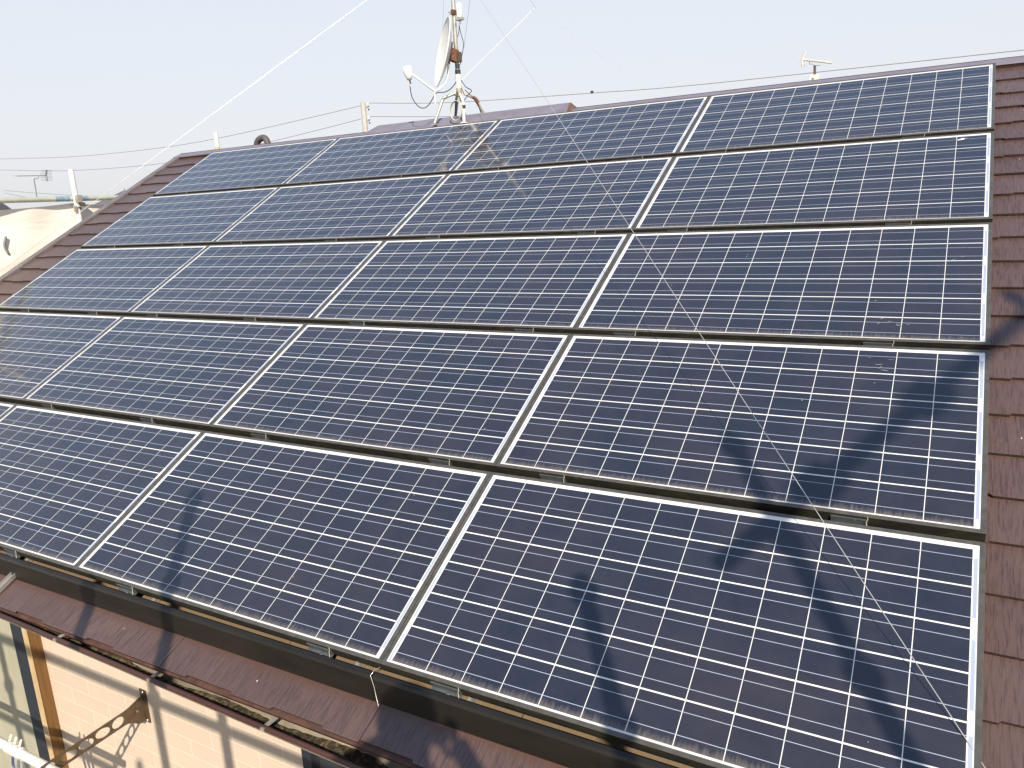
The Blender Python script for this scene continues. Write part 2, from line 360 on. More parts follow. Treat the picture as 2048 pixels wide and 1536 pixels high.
# slates, built in roof coordinates then turned as one object
sl = MB()
NROW = 26
V0 = .182 * 2                              # lower edge of the topmost course is at v = .182
for k in range(NROW):
    vl = .182 - .182 * k                   # course line of the lower edge
    vt = min(vl + .205, .285)
    last = (k == NROW - 1)
    sh = 0 if (24 - (k - 1)) % 2 == 0 else .455
    j0 = int((UL - 2) / .91) - 2
    for j in range(j0, j0 + 16):
        a = -1.56 + sh + .91 * (j + 4) ; b_ = a + .907
        a = max(a, UL); b_ = min(b_, UR)
        if b_ - a < .03: continue
        # stepped lower edge
        xs = [a]; off = []
        x = a; lv = random.choice([0, 1])
        base = a
        while x < b_ - .001:
            L = random.uniform(.13, .30); x2 = min(x + L, b_)
            if b_ - x2 < .05: x2 = b_
            lv = 1 - lv; off.append(-.0075 if lv else random.choice([0, .001])); xs.append(x2); x = x2
        nb, nt = -.0875, -.1005
        th_ = .0052
        top = []
        for i in range(len(off)):
            top.append((xs[i] + (.004 if i else 0), vl + off[i])); top.append((xs[i + 1] - (.004 if i < len(off) - 1 else 0), vl + off[i]))
        n0 = len(top)
        jit = random.uniform(-.0006, .0008)
        P = [(x_, v_, nb + jit) for x_, v_ in top] + [(b_, vt, nt), (a, vt, nt)]
        sl.add(P, [tuple(range(n0 + 2))], 0)
        lo = [(x_, v_, nb + jit) for x_, v_ in top] + [(x_, v_, nb + jit - th_ - .004) for x_, v_ in top]
        sl.add(lo, [(n0 + i, n0 + i + 1, i + 1, i) for i in range(n0 - 1)], 1)
        # side faces
        for xx in (a, b_):
            sl.add([(xx, vl, nb + jit), (xx, vt, nt), (xx, vt, nt - th_), (xx, vl, nb + jit - th_)], [(0, 1, 2, 3)], 1)
roof = sl.build('roof', [M['slate'], M['slate_edge']], house, local=True)
roof.location = Vector((0, 0, H)) - house.location; roof.rotation_euler = (TH, 0, 0)
def sub(name, mb, mat, parent=None, **kw): return mb.build(name, mat, parent or house, **kw)
st = MB(); P = [(u, v, n) for n in (-.1145, -.0985) for v in (-4.3835, -4.2) for u in (UL, UR)]
st.add([RW(*p) for p in P], [(0, 2, 3, 1), (4, 5, 7, 6), (0, 1, 5, 4), (2, 6, 7, 3), (0, 4, 6, 2), (1, 3, 7, 5)]); sub('eave_starter', st, M['eave'])
# roof deck and the far slope
dk = MB()
def slab(v0, v1, n0, n1, u0=UL, u1=UR): dk.add([RW(u, v, n) for n in (n0, n1) for v in (v0, v1) for u in (u0, u1)], [(0, 2, 3, 1), (4, 5, 7, 6), (0, 1, 5, 4), (2, 6, 7, 3), (0, 4, 6, 2), (1, 3, 7, 5)])
slab(-4.30, .29, -.20, -.113, UL + .02, UR - .02)
sub('roof_deck', dk, M['slate_edge'])
RWB = lambda u, v, n: Vector((u, 2 * YR - RW(u, v, n).y, RW(u, v, n).z))
bk = MB()
for k in range(26):
    vl = .182 - .182 * k
    bk.add([RWB(u, v, n) for v, n in ((vl, -.088), (vl + .2 if k else .285, -.1005)) for u in (UL, UR)], [(0, 1, 3, 2)])
    bk.add([RWB(u, vl, n) for n in (-.088, -.1) for u in (UL, UR)], [(0, 2, 3, 1)], 1)
sub('rear_roof', bk, [M['slate'], M['slate_edge']])
# ridge cap with its batten
rc = MB()
prof = [(.172, -.078), (.176, -.072), (.285, -.0845)]
fr = [RW(0, v, n) for v, n in prof]; ring = [(p.y, p.z) for p in fr] + [(2 * YR - p.y, p.z) for p in fr[::-1]]
ux = [UL - .02, UR + .02]
vs = [(u, y, z) for u in ux for y, z in ring]; n_ = len(ring)
rc.add(vs, [(i, i + 1, n_ + i + 1, n_ + i) for i in range(n_ - 1)])
cap = sub('ridge_cap', rc, M['ridge_metal'])
rb = MB(); rb.add([RW(u, v, n) for n in (-.102, -.0805) for v in (.18, .215) for u in (UL + .01, UR)], [(0, 2, 3, 1), (4, 5, 7, 6), (0, 1, 5, 4), (2, 6, 7, 3), (0, 4, 6, 2), (1, 3, 7, 5)])
rb.build('batten', M['ridge_wood'], cap)
# ridge vent: a raised cap over the middle of the ridge
rv = MB(); prof = [(.060, -.062), (.060, -.040), (.285, -.040)]
x0, x1 = -4.52, -2.70
fr = [RW(0, v, n) for v, n in prof]; ringf = [(p.y, p.z) for p in fr] + [(2 * YR - p.y, p.z) for p in fr[::-1]]
n_ = len(ringf); vs = [(x0 - (0.10 if i in (0, 1, n_ - 1, n_ - 2) else .0), y, z) for i, (y, z) in enumerate(ringf)] + [(x1 + (0.06 if i in (0, 1, n_ - 1, n_ - 2) else 0), y, z) for i, (y, z) in enumerate(ringf)]
rv.add(vs, [(i, i + 1, n_ + i + 1, n_ + i) for i in range(n_ - 1)])
rv.add([vs[i] for i in range(n_)], [tuple(range(n_))], 1); rv.add([vs[n_ + i] for i in range(n_)], [tuple(range(n_))[::-1]], 1)
vent = sub('ridge_vent', rv, [M['ridge_metal'], M['ridge_wood']])
sk = MB(); sk.add([RW(u, v, n) for n in (-.09, -.06) for v in (.10, .2) for u in (x0, x1)], [(0, 2, 3, 1), (4, 5, 7, 6), (0, 1, 5, 4), (2, 6, 7, 3), (0, 4, 6, 2), (1, 3, 7, 5)])
sk.build('vent_slot', M['slate_edge'], vent)
# verge trims and bargeboards
for nm, s_, ue in (('verge_trim', -1, UL), ('verge_trim', 1, UR)):
    vg = MB(); a, b_ = sorted((ue - s_ * .055, ue + s_ * .028))
    for fnc in (RW, RWB):
        P = [fnc(u, v, n) for n in (-.17, -.0795) for v in (-4.385, .20) for u in (a, b_)]
        vg.add(P, [(0, 2, 3, 1), (4, 5, 7, 6), (0, 1, 5, 4), (2, 6, 7, 3), (0, 4, 6, 2), (1, 3, 7, 5)])
    sub(nm, vg, M['verge'])
# walls (front wall, gables, rear wall) with gable tops
wl = MB(); xl, xr = UL + .33, UR - .33; yb = 2 * YR - WALL_Y; zt = 5.744
wl.add([(xl, WALL_Y, 0), (xr, WALL_Y, 0), (xr, WALL_Y, zt), (xl, WALL_Y, zt)], [(0, 1, 2, 3)])
wl.add([(xl, yb, 0), (xr, yb, 0), (xr, yb, zt), (xl, yb, zt)], [(3, 2, 1, 0)])
for x_, fl in ((xl, 0), (xr, 1)):
    f = (0, 1, 2, 3, 4); wl.add([(x_, WALL_Y, 0), (x_, WALL_Y, zt), (x_, YR, 7.80), (x_, yb, zt), (x_, yb, 0)], [f if not fl else f[::-1]])
wall = sub('wall', wl, M['wall'])
for s_ in (0, 1):
    y0, y1 = (-3.715, WALL_Y + .03) if s_ == 0 else (yb - .03, 2 * YR + 3.715)
    sf = MB(); sf.box(UL + .03, UR - .03, y0 + .03, y1 - .03, 5.745, 5.765); sub('soffit', sf, M['wall2'])
    yy = y0 if s_ == 0 else y1 - .02
    sf = MB(); sf.box(UL + .03, UR - .03, yy, yy + .02, 5.738, 5.83); sub('fascia', sf, M['verge'])
# gutter on the front eave
def gz(x): return 5.832 - .027 * (x + 2.48)
GC, GR = -3.790, .0575
gt = MB(); xsg = [UL - .02 + (UR - UL + .04) * i / 40 for i in range(41)]
nseg = 14
def arc(r, x): return [(x, GC - r * math.cos(math.pi * k / nseg), gz(x) - r * math.sin(math.pi * k / nseg)) for k in range(nseg + 1)]
for r, mi, flip in ((GR, 0, 1), (GR - .003, 1, 0)):
    vs = [p for x in xsg for p in arc(r, x)]; n_ = nseg + 1; fs = []
    for i in range(len(xsg) - 1):
        for k in range(nseg):
            q = (i * n_ + k, i * n_ + k + 1, (i + 1) * n_ + k + 1, (i + 1) * n_ + k); fs.append(q[::-1] if flip else q)
    gt.add(vs, fs, mi, True)
gt.tube([(x, GC - GR - .002, gz(x)) for x in xsg], .0085, 10, 0)
for x in (xsg[0], xsg[-1]): gt.add([p for p in arc(GR, x)], [tuple(range(nseg + 1))], 0)
gutter = sub('gutter', gt, [M['gutter'], M['gutter_in']])
for x in (-6.9, -6.29, -5.68, -5.07, -4.46, -3.85, -3.05, -2.49, -1.93, -1.32, -.71, -.1, .5):
    hb = MB()
    hb.box(x - .008, x + .008, GC - GR - .012, GC + GR - .01, gz(x) + .002, gz(x) + .0055)
    hb.box(x - .008, x + .008, GC - GR - .0135, GC - GR - .011, gz(x) - .006, gz(x) + .0055)
    hb.build('hanger', M['galv'], gutter)
# moss and silt lying in the gutter, as one sheet with ragged edges
ms = MB(); nx, ny = 420, 7
rnd = random.Random(3)
hh = {}
vs = []
for i in range(nx + 1):
    x = UL + .05 + (UR - UL - .1) * i / nx
    lev = .5 + .5 * math.sin(x * 3.1) * math.sin(x * 7.3 + 1.2)
    w = .006 + .030 * max(0, lev - .15 + rnd.uniform(-.05, .05))
    for j in range(ny + 1):
        f = j / ny * 2 - 1
        y = GC + .004 + f * w
        zz = gz(x) - math.sqrt(max(0, (GR - .006) ** 2 - (y - GC) ** 2)) + (1 - f * f) * .006 * (.4 + lev) + rnd.uniform(-.0026, .0026)
        vs.append((x, y, zz))
fs = [(i * (ny + 1) + j, (i + 1) * (ny + 1) + j, (i + 1) * (ny + 1) + j + 1, i * (ny + 1) + j + 1) for i in range(nx) for j in range(ny)]
ms.add(vs, fs, 0, True)
mo = ms.build('moss', M['moss'], origin=(-2.9, GC, 5.8)); mo['kind'] = 'stuff'; tag(mo, 'dark moss and silt lying along the bottom of the brown gutter', 'moss')
# left window with shutter, golden trim
w1 = MB(); x0, x1, z0, z1 = -6.20, -4.232, 3.40, 5.62
w1.box(x1 - .20, x1, WALL_Y - .028, WALL_Y - .001, z0, z1); w1.box(x0, x0 + .045, WALL_Y - .028, WALL_Y - .001, z0, z1)
w1.box(x0 + .045, x1 - .20, WALL_Y - .028, WALL_Y - .001, z1 - .05, z1); w1.box(x0 + .045, x1 - .20, WALL_Y - .028, WALL_Y - .001, z0, z0 + .05)
win = w1.build('window', M['sash'], house)
p1 = MB(); p1.box(x0 + .045, x1 - .20, WALL_Y - .016, WALL_Y - .006, z0 + .05, z1 - .05); p1.build('shutter_panel', M['shutter'], win)
p2 = MB(); p2.box(x1 + .002, x1 + .034, WALL_Y - .062, WALL_Y - .001, z0 - .05, z1 + .04); tr = p2.build('side_trim', M['tan_post'], win)
p2 = MB(); p2.box(x1 - .001, x1 + .037, WALL_Y - .068, WALL_Y - .062, z0 - .05, z1 + .04); p2.build('lit_front_face', M['strip'], tr)  # trim's sunlit front, its brightness painted in as a paler slab
w2 = MB(); x0 = at(616, 1502, WALL_Y).x; x1 = x0 + 1.65; z0, z1 = 4.35, 5.58
w2.box(x0, x0 + .05, WALL_Y - .035, WALL_Y - .001, z0, z1); w2.box(x1 - .05, x1, WALL_Y - .035, WALL_Y - .001, z0, z1)
w2.box(x0 + .05, x1 - .05, WALL_Y - .035, WALL_Y - .001, z1 - .05, z1); w2.box(x0 + .05, x1 - .05, WALL_Y - .035, WALL_Y - .001, z0, z0 + .05)
w2.box((x0 + x1) / 2 - .025, (x0 + x1) / 2 + .025, WALL_Y - .03, WALL_Y - .001, z0 + .05, z1 - .05)
win2 = w2.build('window', M['sash'], house)
p3 = MB(); p3.box(x0 + .05, x1 - .05, WALL_Y - .012, WALL_Y - .004, z0 + .05, z1 - .05); p3.build('pane', M['glass'], win2)

# ------------------------------------------------------------------ solar panels
PW, PH, GU, GV = 1.56, .788, .024, .054
def make_panel():
    r = thing('solar_panel', (0, 0, 0), 'x', 'solar panel', 'solar panels on the slate roof', (TH, 0, 0))
    fr = MB(); fw, d = .0112, .036; a, b = PW / 2, PH / 2; A, B = a + fw, b + fw; ai, bi = a - .0022, b - .0015
    def ringquad(pi, po, z): fr.add([(*p, z) for p in pi] + [(*p, z) for p in po], [(i, (i + 1) % 4, 4 + (i + 1) % 4, 4 + i)[::-1] for i in range(4)], 0)
    pi = [(-ai, -bi), (ai, -bi), (ai, bi), (-ai, bi)]; po = [(-A, -B), (A, -B), (A, B), (-A, B)]; ch = .0012
    pc = [(-A + ch, -B + ch), (A - ch, -B + ch), (A - ch, B - ch), (-A + ch, B - ch)]
    ringquad(pi, pc, .0016)
    fr.add([(*p, .0016) for p in pc] + [(*p, .0004) for p in po], [(4 + i, 4 + (i + 1) % 4, (i + 1) % 4, i) for i in range(4)], 0)
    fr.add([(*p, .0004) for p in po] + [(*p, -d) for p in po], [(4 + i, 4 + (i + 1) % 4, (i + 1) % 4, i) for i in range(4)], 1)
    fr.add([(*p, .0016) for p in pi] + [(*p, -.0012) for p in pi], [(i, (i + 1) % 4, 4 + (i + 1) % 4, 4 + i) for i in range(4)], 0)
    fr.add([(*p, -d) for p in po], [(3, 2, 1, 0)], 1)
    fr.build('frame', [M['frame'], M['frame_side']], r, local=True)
    gl = MB(); gl.add([(-a, -b, -.001), (a, -b, -.001), (a, b, -.001), (-a, b, -.001)], [(0, 1, 2, 3)])
    gl.build('cell_sheet', M['cells'], r, local=True)
    return r
ROWN = ['top row', 'second row from the top', 'middle row', 'second row from the bottom', 'bottom row']
COLN = ['leftmost in the', 'second from the left in the', 'third from the left in the', 'rightmost in the']
EXTRA = {(0, 1): ', just below the antenna legs', (3, 3): ', crossed by shadows', (4, 3): ', nearest and largest', (0, 3): ', below the distant aerial', (1, 3): ', with a white dropping'}
proto = make_panel(); panels = {}
for rr in range(5):
    for cc in range(4):
        p = proto if (rr, cc) == (0, 0) else copy_tree(proto)
        u = -(3 - cc) * (PW + GU) - PW / 2; v = -rr * (PH + GV) - PH / 2
        p.location = RW(u, v, 0)
        p['label'] = 'solar panel ' + COLN[cc] + ' ' + ROWN[rr] + EXTRA.get((rr, cc), '')
        panels[(rr, cc)] = p
# bird droppings smeared on three panels are surface marks: thin splashes on the glass
def splash(panel, pts):
    for (x, y, rx, ry, a) in pts:
        mb = MB()
        n = 9; c, s_ = math.cos(a), math.sin(a); rr_ = random.Random(int(abs(x * 1000) + abs(y * 7000)))
        P = []
        for k in range(n):
            q = 2 * math.pi * k / n; f = rr_.uniform(.6, 1.15); ex, ey = rx * f * math.cos(q), ry * f * math.sin(q)
            P.append((x + ex * c - ey * s_, y + ex * s_ + ey * c, .0004))
        mb.add(P, [tuple(range(n))]); mb.build('dropping', M['white'] if rx > .017 and y > .3 else M['smear'], panel, local=True)
splash(panels[(1, 3)], [(.655, .345, .020, .009, .3), (.675, .350, .010, .006, 1), (.64, .335, .008, .004, 0), (.40, -.378, .008, .004, 0)])
splash(panels[(2, 3)], [(.44, -.27, .008, .003, .6), (.47, -.29, .018, .003, -.2), (.50, -.31, .014, .004, -.4), (.43, -.30, .007, .003, 1), (.53, -.305, .006, .003, .2), (.66, .13, .016, .0025, .5), (.69, .15, .012, .002, .3), (.62, .09, .012, .002, .5), (.70, .22, .01, .002, -.3)])
splash(panels[(3, 3)], [(.455, .30, .016, .003, .2), (.46, .285, .010, .003, 1.0), (.475, .27, .014, .003, -.2), (.49, .33, .012, .002, 0), (.42, .335, .006, .002, 0), (.45, .20, .003, .003, 0)])

# clamps between the rows and at the bottom, each one with its bolt
def roofthing(name, u, v, n, label, cat, group): return thing(name, RW(u, v, n), label, cat, group, (TH, 0, 0))
def make_clamp():
    r = roofthing('panel_clamp', 0, 0, 0, 'x', 'clamp', 'clamps holding the panels')
    m = MB()
    m.box(-.052, .052, -.020, .013, -.036, -.0325); m.box(-.052, .052, .0085, .0125, -.0325, -.009); m.box(-.052, .052, -.020, -.017, -.098, -.036)
    m.build('plate', M['clamp'], r, local=True)
    m = MB(); m.tube([(.050, .0125, .0022), (.0515, .0105, -.004), (.047, .006, -.014), (.0505, -.002, -.024), (.049, -.014, -.034)], .0012, 6); m.build('earth_clip', M['clip'], r, local=True)
    b = MB(); b.lathe([(0, .008), (.0055, .008), (.0075, .006), (.0075, 0)], (.012, -.004, -.0325), Vector((0, 0, 1)), 10)
    b.build('bolt', M['bolt'], r, local=True)
    return r
cu = [-.34, -1.335, -1.83, -2.83, -3.63, -4.50, -5.12, -5.92]
cp = make_clamp(); first = True
ORD = ['first', 'second', 'third', 'fourth', 'fifth', 'sixth', 'seventh', 'eighth']
GAPN = ['under the top panel row', 'under the second panel row', 'under the middle panel row', 'under the fourth panel row', 'under the bottom panel row']
for rr in range(5):
    for i, u in enumerate(cu):
        c = cp if first else copy_tree(cp); first = False
        v = -(rr + 1) * PH - rr * GV - .0112
        c.location = RW(u, v - .0135, 0)
        c['label'] = 'bolted clamp %s from the right %s' % (ORD[i], GAPN[rr])
# bottom rail bars
def make_bar(u0, u1, label):
    m = MB(); prof = [(-4.184, -.026), (-4.190, -.020), (-4.203, -.020), (-4.211, -.026), (-4.247, -.094), (-4.243, -.096), (-4.205, -.030), (-4.184, -.032)]
    n_ = len(prof); P = [RW(u, v, n) for u in (u0, u1) for v, n in prof]
    m.add(P, [(i, (i + 1) % n_, n_ + (i + 1) % n_, n_ + i) for i in range(n_)]); m.add(P[:n_], [tuple(range(n_))[::-1]]); m.add(P[n_:], [tuple(range(n_))])
    o = m.build('rail_cover', M['rail']); return tag(o, label, 'rail cover', 'rail covers along the eave')
make_bar(-1.588, .012, 'long dark rail cover below the nearest bottom panel, right of the pale joint')
make_bar(-4.752, -1.591, 'long dark rail cover running left from the pale joint, below the bottom panels')
make_bar(-6.336, -4.755, 'dark rail cover at the far left end of the eave')
# bare aluminium feet on the slates below the rail
for i, (u, lab) in enumerate(((-3.585, 'bare metal foot sticking out on the slates below the rail at the left'), (-2.72, 'short bare metal foot behind the rail below the third panel'), (-1.70, 'short bare metal foot behind the rail left of the pale joint'), (-1.27, 'short bare metal foot behind the rail below the nearest panel'))):
    m = MB(); v0, v1 = (-4.335, -4.12) if i == 0 else (-4.20, -4.12)
    m.box(u - .016, u + .016, v0, v1, -.086, -.0815, fn=RW); m.box(u - .016, u - .012, v0, v1, -.0815, -.068, fn=RW); m.box(u + .012, u + .016, v0, v1, -.0815, -.068, fn=RW)
    tag(m.build('mounting_foot', M['raw_alu']), lab, 'bracket', 'mounting feet')
# a stray wire tied over the rail joint
m = MB(); m.tube([RW(-1.583, -4.14, -.05), RW(-1.590, -4.185, -.014), RW(-1.594, -4.205, -.016), RW(-1.583, -4.222, -.045), RW(-1.555, -4.262, -.078)], .0009, 6)
tag(m.build('tie_wire', M['wire']), 'thin pale wire bent over the joint of the dark rail', 'wire')

# ------------------------------------------------------------------ antenna mast on the ridge
MX, MY = at(917, 172, .284).x, .287
TOPZ = 9.42
mast = thing('antenna_mast', (MX, MY, 8.09), 'galvanised mast on splayed legs standing astride the ridge', 'antenna mast')
m = MB(); m.tube([(MX - .004, MY, 8.20), (MX, MY, TOPZ)], .0165, 14); m.build('pole', M['galv'], mast)
m = MB(); m.tube([(MX, MY, 8.27), (MX, MY, 8.42)], .022, 14); m.build('sleeve', M['white'], mast)
m = MB(); m.tube([(MX, MY, 8.415), (MX, MY, 8.45)], .0225, 14); m.tube([(MX, MY, 8.458), (MX, MY, 8.49)], .019, 14); m.build('tape_band', M['black'], mast)
hub = at(918, 182, .284)
m = MB()
for a in (0, 1, 2, 3):
    d = Vector((math.cos(a * math.pi / 2 + .6), math.sin(a * math.pi / 2 + .6), 0))
    c = Vector((MX, MY, 8.285))
    m.add([c + d * .018 + Vector((0, 0, .05)), c + d * .055 + Vector((0, 0, -.03)), c + d * .018 + Vector((0, 0, -.03))], [(0, 1, 2)])
    sd_ = d.cross(Vector((0, 0, 1))) * .004
    m.add([c + d * .018 + Vector((0, 0, .05)) + sd_, c + d * .055 + Vector((0, 0, -.03)) + sd_, c + d * .018 + Vector((0, 0, -.03)) + sd_], [(2, 1, 0)])
m.tube([(MX, MY, 8.25), (MX, MY, 8.31)], .024, 14)
m.build('hub', M['galv'], mast)
feet = [((869, 247), .115, (886, 197), .19, M['galv']), ((928, 243), .115, (927, 205), .19, M['white']), ((911, 233), .46, (914, 205), .39, M['galv']), ((967, 226), .46, (949, 196), .37, M['galv'])]
for (f, fy, kn, ky, mt) in feet:
    F = at(*f, fy); K = at(*kn, ky); F.z = max(F.z, 8.0)
    h0 = Vector((MX, MY, 8.285)) + (K - Vector((MX, MY, 8.285))) * .25
    m = MB(); m.tube([h0, K * .9 + h0 * .1, K * .95 + F * .05, F], [.010, .012, .012, .012], 10)
    n = Vector((0, 0, 1)); m.box(F.x - .02, F.x + .02, F.y - .02, F.y + .02, F.z - .012, F.z - .004)
    m.build('leg', mt, mast)
m = MB(); K = at(949, 196, .37); m.tube([K + Vector((-.004, -.012, .006)), K + Vector((.02, -.006, -.012)), K + Vector((.034, 0, -.04))], .0125, 10); m.build('rust_patch', M['rust'], mast)
for q in ((927, 213), (928, 230)):
    P = at(*q, .16); m = MB(); m.tube([P + Vector((0, 0, -.012)), P + Vector((0, 0, .012))], .016, 10); m.build('leg_tape', M['black'], mast)
m = MB(); P = at(910, 25, MY); m.box(P.x - .022, P.x + .006, MY - .03, MY + .02, P.z - .018, P.z + .018)
m.tube([P + Vector((-.06, -.01, .006)), P + Vector((0, -.01, .006))], .002, 6); m.tube([P + Vector((-.05, -.01, -.008)), P + Vector((0, -.01, -.008))], .002, 6)
m.build('clamp_bracket', M['rust'], mast)
# satellite dish
nrm = Vector((-.714, -.70, .24)).normalized(); rt = nrm.cross(Vector((0, 0, 1))).normalized(); upv = rt.cross(nrm).normalized()
dc = at(885, 104, .20)
dish = thing('satellite_dish', dc - upv * .27, 'white satellite dish on the ridge mast, seen almost edge on', 'satellite dish')
m = MB(); nr, ns = 8, 40; RX, RYd = .235, .262
def dpt(i, k, back=0):
    f = i / nr; a = 2 * math.pi * k / ns; x = RX * f * math.cos(a); y = RYd * f * math.sin(a)
    return dc + rt * x + upv * y + nrm * (.052 * f * f - .052 - back)
for back, fl in ((0, 0), (.004, 1)):
    vs = [dpt(i, k, back) for i in range(1, nr + 1) for k in range(ns)] + [dpt(0, 0, back)]
    fs = [((i * ns + k), (i * ns + (k + 1) % ns), ((i + 1) * ns + (k + 1) % ns), ((i + 1) * ns + k)) for i in range(nr - 1) for k in range(ns)] + [(nr * ns, (k + 1) % ns, k) for k in range(ns)]
    m.add(vs, [f[::-1] if fl else f for f in fs], 0, True)
m.tube([dpt(nr, k) for k in range(ns)], .0045, 6, closed=True)
m.build('reflector', M['dish'], dish)
m = MB(); bc = dc - nrm * .06; mp_ = Vector((MX, MY, bc.z - .02))
m.obox((bc * .45 + mp_ * .55), (mp_ - bc).normalized(), upv, (mp_ - bc).normalized().cross(upv).normalized(), (mp_ - bc).length * .45, .045, .032)
m.build('mount', M['rust'], dish)
m = MB(); m.obox(bc, nrm, upv, rt, .008, .085, .035); m.box(MX - .03, MX + .028, MY - .03, MY + .03, mp_.z - .042, mp_.z + .034); m.build('mount_plate', M['bronze'], dish)
lnb = at(816, 145, -.05); kn1 = at(869, 182, .07); kn2 = at(888, 174, .14); kn3 = at(896, 150, .18); kn4 = at(897, 128, .19)
m = MB(); m.tube([kn4, kn3, (kn3 * .3 + kn2 * .7), (kn2 + kn1) / 2 + Vector((0, 0, -.004)), kn1, lnb + Vector((.02, 0, -.005))], .0085, 10)
m.tube([kn1, kn1 + Vector((0, 0, -.10))], [.007, .004], 8)
m.build('feed_arm', M['white'], dish)
m = MB(); ax = Vector((.12, .1, -.99)).normalized()
m.lathe([(0, -.045), (.030, -.045), (.036, -.038), (.036, 0), (.026, .035), (.018, .055), (0, .055)], lnb, ax, 16); m.build('feed_horn', M['white'], dish)
m = MB(); m.tube([lnb + ax * .055, lnb + ax * .085], .007, 8); m.build('plug', M['tan_post'], dish)
# booster box
b0 = at(917, 36, .262); b1 = at(915, 6, .262)
boost = thing('signal_booster', b0, 'white rounded booster box strapped near the top of the mast', 'booster box')
m = MB(); hgt = b1.z - b0.z
m.lathe([(0, 0), (.022, 0), (.024, .006), (.024, hgt - .02), (.018, hgt - .004), (0, hgt)], b0 + Vector((.012, 0, 0)), Vector((0, 0, 1)), 16); m.build('case', M['white'], boost)
m = MB(); m.box(b0.x - .018, b0.x + .042, b0.y - .02, b0.y + .02, b0.z - .018, b0.z - .001); m.tube([b0 + Vector((.012, 0, -.018)), b0 + Vector((.012, 0, -.045))], .009, 8); m.build('bracket', M['galv'], boost)
# cables
def spline(pts, n=8):
    pts = [Vector(p) for p in pts]; out = []
    for i in range(len(pts) - 1):
        p0 = pts[max(i - 1, 0)]; p1 = pts[i]; p2 = pts[i + 1]; p3 = pts[min(i + 2, len(pts) - 1)]
        for k in range(n):
            t = k / n; out.append(.5 * ((2 * p1) + (p2 - p0) * t + (2 * p0 - 5 * p1 + 4 * p2 - p3) * t * t + (3 * p1 - p0 - 3 * p2 + p3) * t ** 3))
    return out + [pts[-1]]
def cable(pix, r, mat, label):
    m = MB(); m.tube(spline([at(*p) for p in pix]), r, 6); return tag(m.build('coax_cable', mat), label, 'cable', 'cables on the antenna mast')
cable([(820, 172, -.05), (824, 194, -.03), (836, 212, 0), (848, 216, .03), (858, 209, .06), (866, 196, .08), (873, 186, .1), (890, 184, .15), (903, 176, .22), (913, 163, .27)], .0038, M['black'], 'dark cable hanging in a loop from the dish feed to the mast')
cable([(918, 50, .25), (922, 68, .25), (927, 88, .25), (924, 110, .25), (920, 130, .26)], .0032, M['black'], 'dark cable bowing down the right side of the mast')
cable([(918, 50, .25), (918, 62, .25), (915, 74, .25)], .003, M['black'], 'short dark cable tail below the booster box')
cable([(922, 160, .25), (932, 174, .24), (943, 181, .24), (936, 190, .22), (928, 201, .18)], .0034, M['black'], 'dark cable with a sharp bend right of the mast hub')
cable([(930, 180, .27), (945, 194, .33), (953, 204, .39), (962, 226, .44)], .003, M['black'], 'dark cable running down the rusty back leg')
cable([(915, 182, .27), (912, 200, .25), (911, 232, .30)], .0085, M['black'], 'thick dark hose hanging below the mast hub')
m = MB(); pts = []
for k in range(61):
    a = 2 * math.pi * k / 20; pts.append(at(911 + 11.5 * math.cos(a) + k * .04, 221 + 18.5 * math.sin(a) + 1.5 * math.sin(k * .3), .10 + .0004 * k))
m.tube(spline(pts, 3), .0032, 6); tag(m.build('cable_coil', M['coax']), 'coil of pale coaxial cable hanging between the mast legs', 'cable coil')

# guy wires
def wire(name, a, b, r, mat, label, cat, sag=0, group=None, n=16):
    m = MB(); a, b = Vector(a), Vector(b)
    m.tube([a.lerp(b, i / n) - Vector((0, 0, sag * 4 * (i / n) * (1 - i / n))) for i in range(n + 1)], r, 6)
    return tag(m.build(name, mat), label, cat, group)
GT = (MX, MY, 9.30)
W0 = RW(-.010, -3.95, 0); top = Vector(GT); dv = (W0 - top).normalized()
wire('guy_wire', GT, W0 + dv * .16, .0013, M['wire'], 'thin bright guy wire crossing the panels from the mast to the near right eave', 'guy wire', 0, 'guy wires')
LG = RW(-7.0, -4.18, -.09)
wire('guy_wire', (MX, MY, 9.40), LG, .0020, M['wire'], 'bright guy wire from the mast down to the left eave across the sky', 'guy wire', 0, 'guy wires')
wire('guy_wire', at(954, -165, .3), at(1072, 17, 2.6), .0015, M['faint'], 'faint guy wire leaving the mast to the upper right', 'guy wire', 0, 'guy wires')
wire('guy_wire', at(1072, 17, 2.6), at(1330, 205, 4.2), .0015, M['faint'], 'very faint guy wire dropping to the right behind the ridge', 'guy wire', 0, 'guy wires')
wire('guy_wire', at(918, 166, .30), at(1070, 16, 2.6), .0040, M['white'], 'short glinting white wire slanting up to the right beside the mast', 'guy wire', 0.0, 'guy wires')
wire('guy_wire', at(888, -20, .3), at(884, 100, .6), .0012, M['faint'], 'very faint upright wire left of the dish', 'guy wire', 0, 'guy wires')
wire('guy_wire', at(942, -20, .3), at(928, 95, .6), .0016, M['faint'], 'very faint upright wire right of the booster box', 'guy wire', 0, 'guy wires')

# curved vent pipe behind the ridge
m = MB(); pc = at(528, 291, .62); pts = []
for k in range(15):
    a = math.pi * (1.0 - k / 14); pts.append(pc + Vector((.075 * math.cos(a) * (1.35 if a > math.pi / 2 else .75), 0, .075 * math.sin(a))))
pts = [pts[0] + Vector((-.06, 0, -.16))] + pts + [pts[-1] + Vector((.0, 0, -.03))]
m.tube(pts, [.032] * len(pts), 12); tag(m.build('vent_pipe', M['ventpipe']), 'dark curved vent pipe poking up behind the ridge', 'vent pipe')

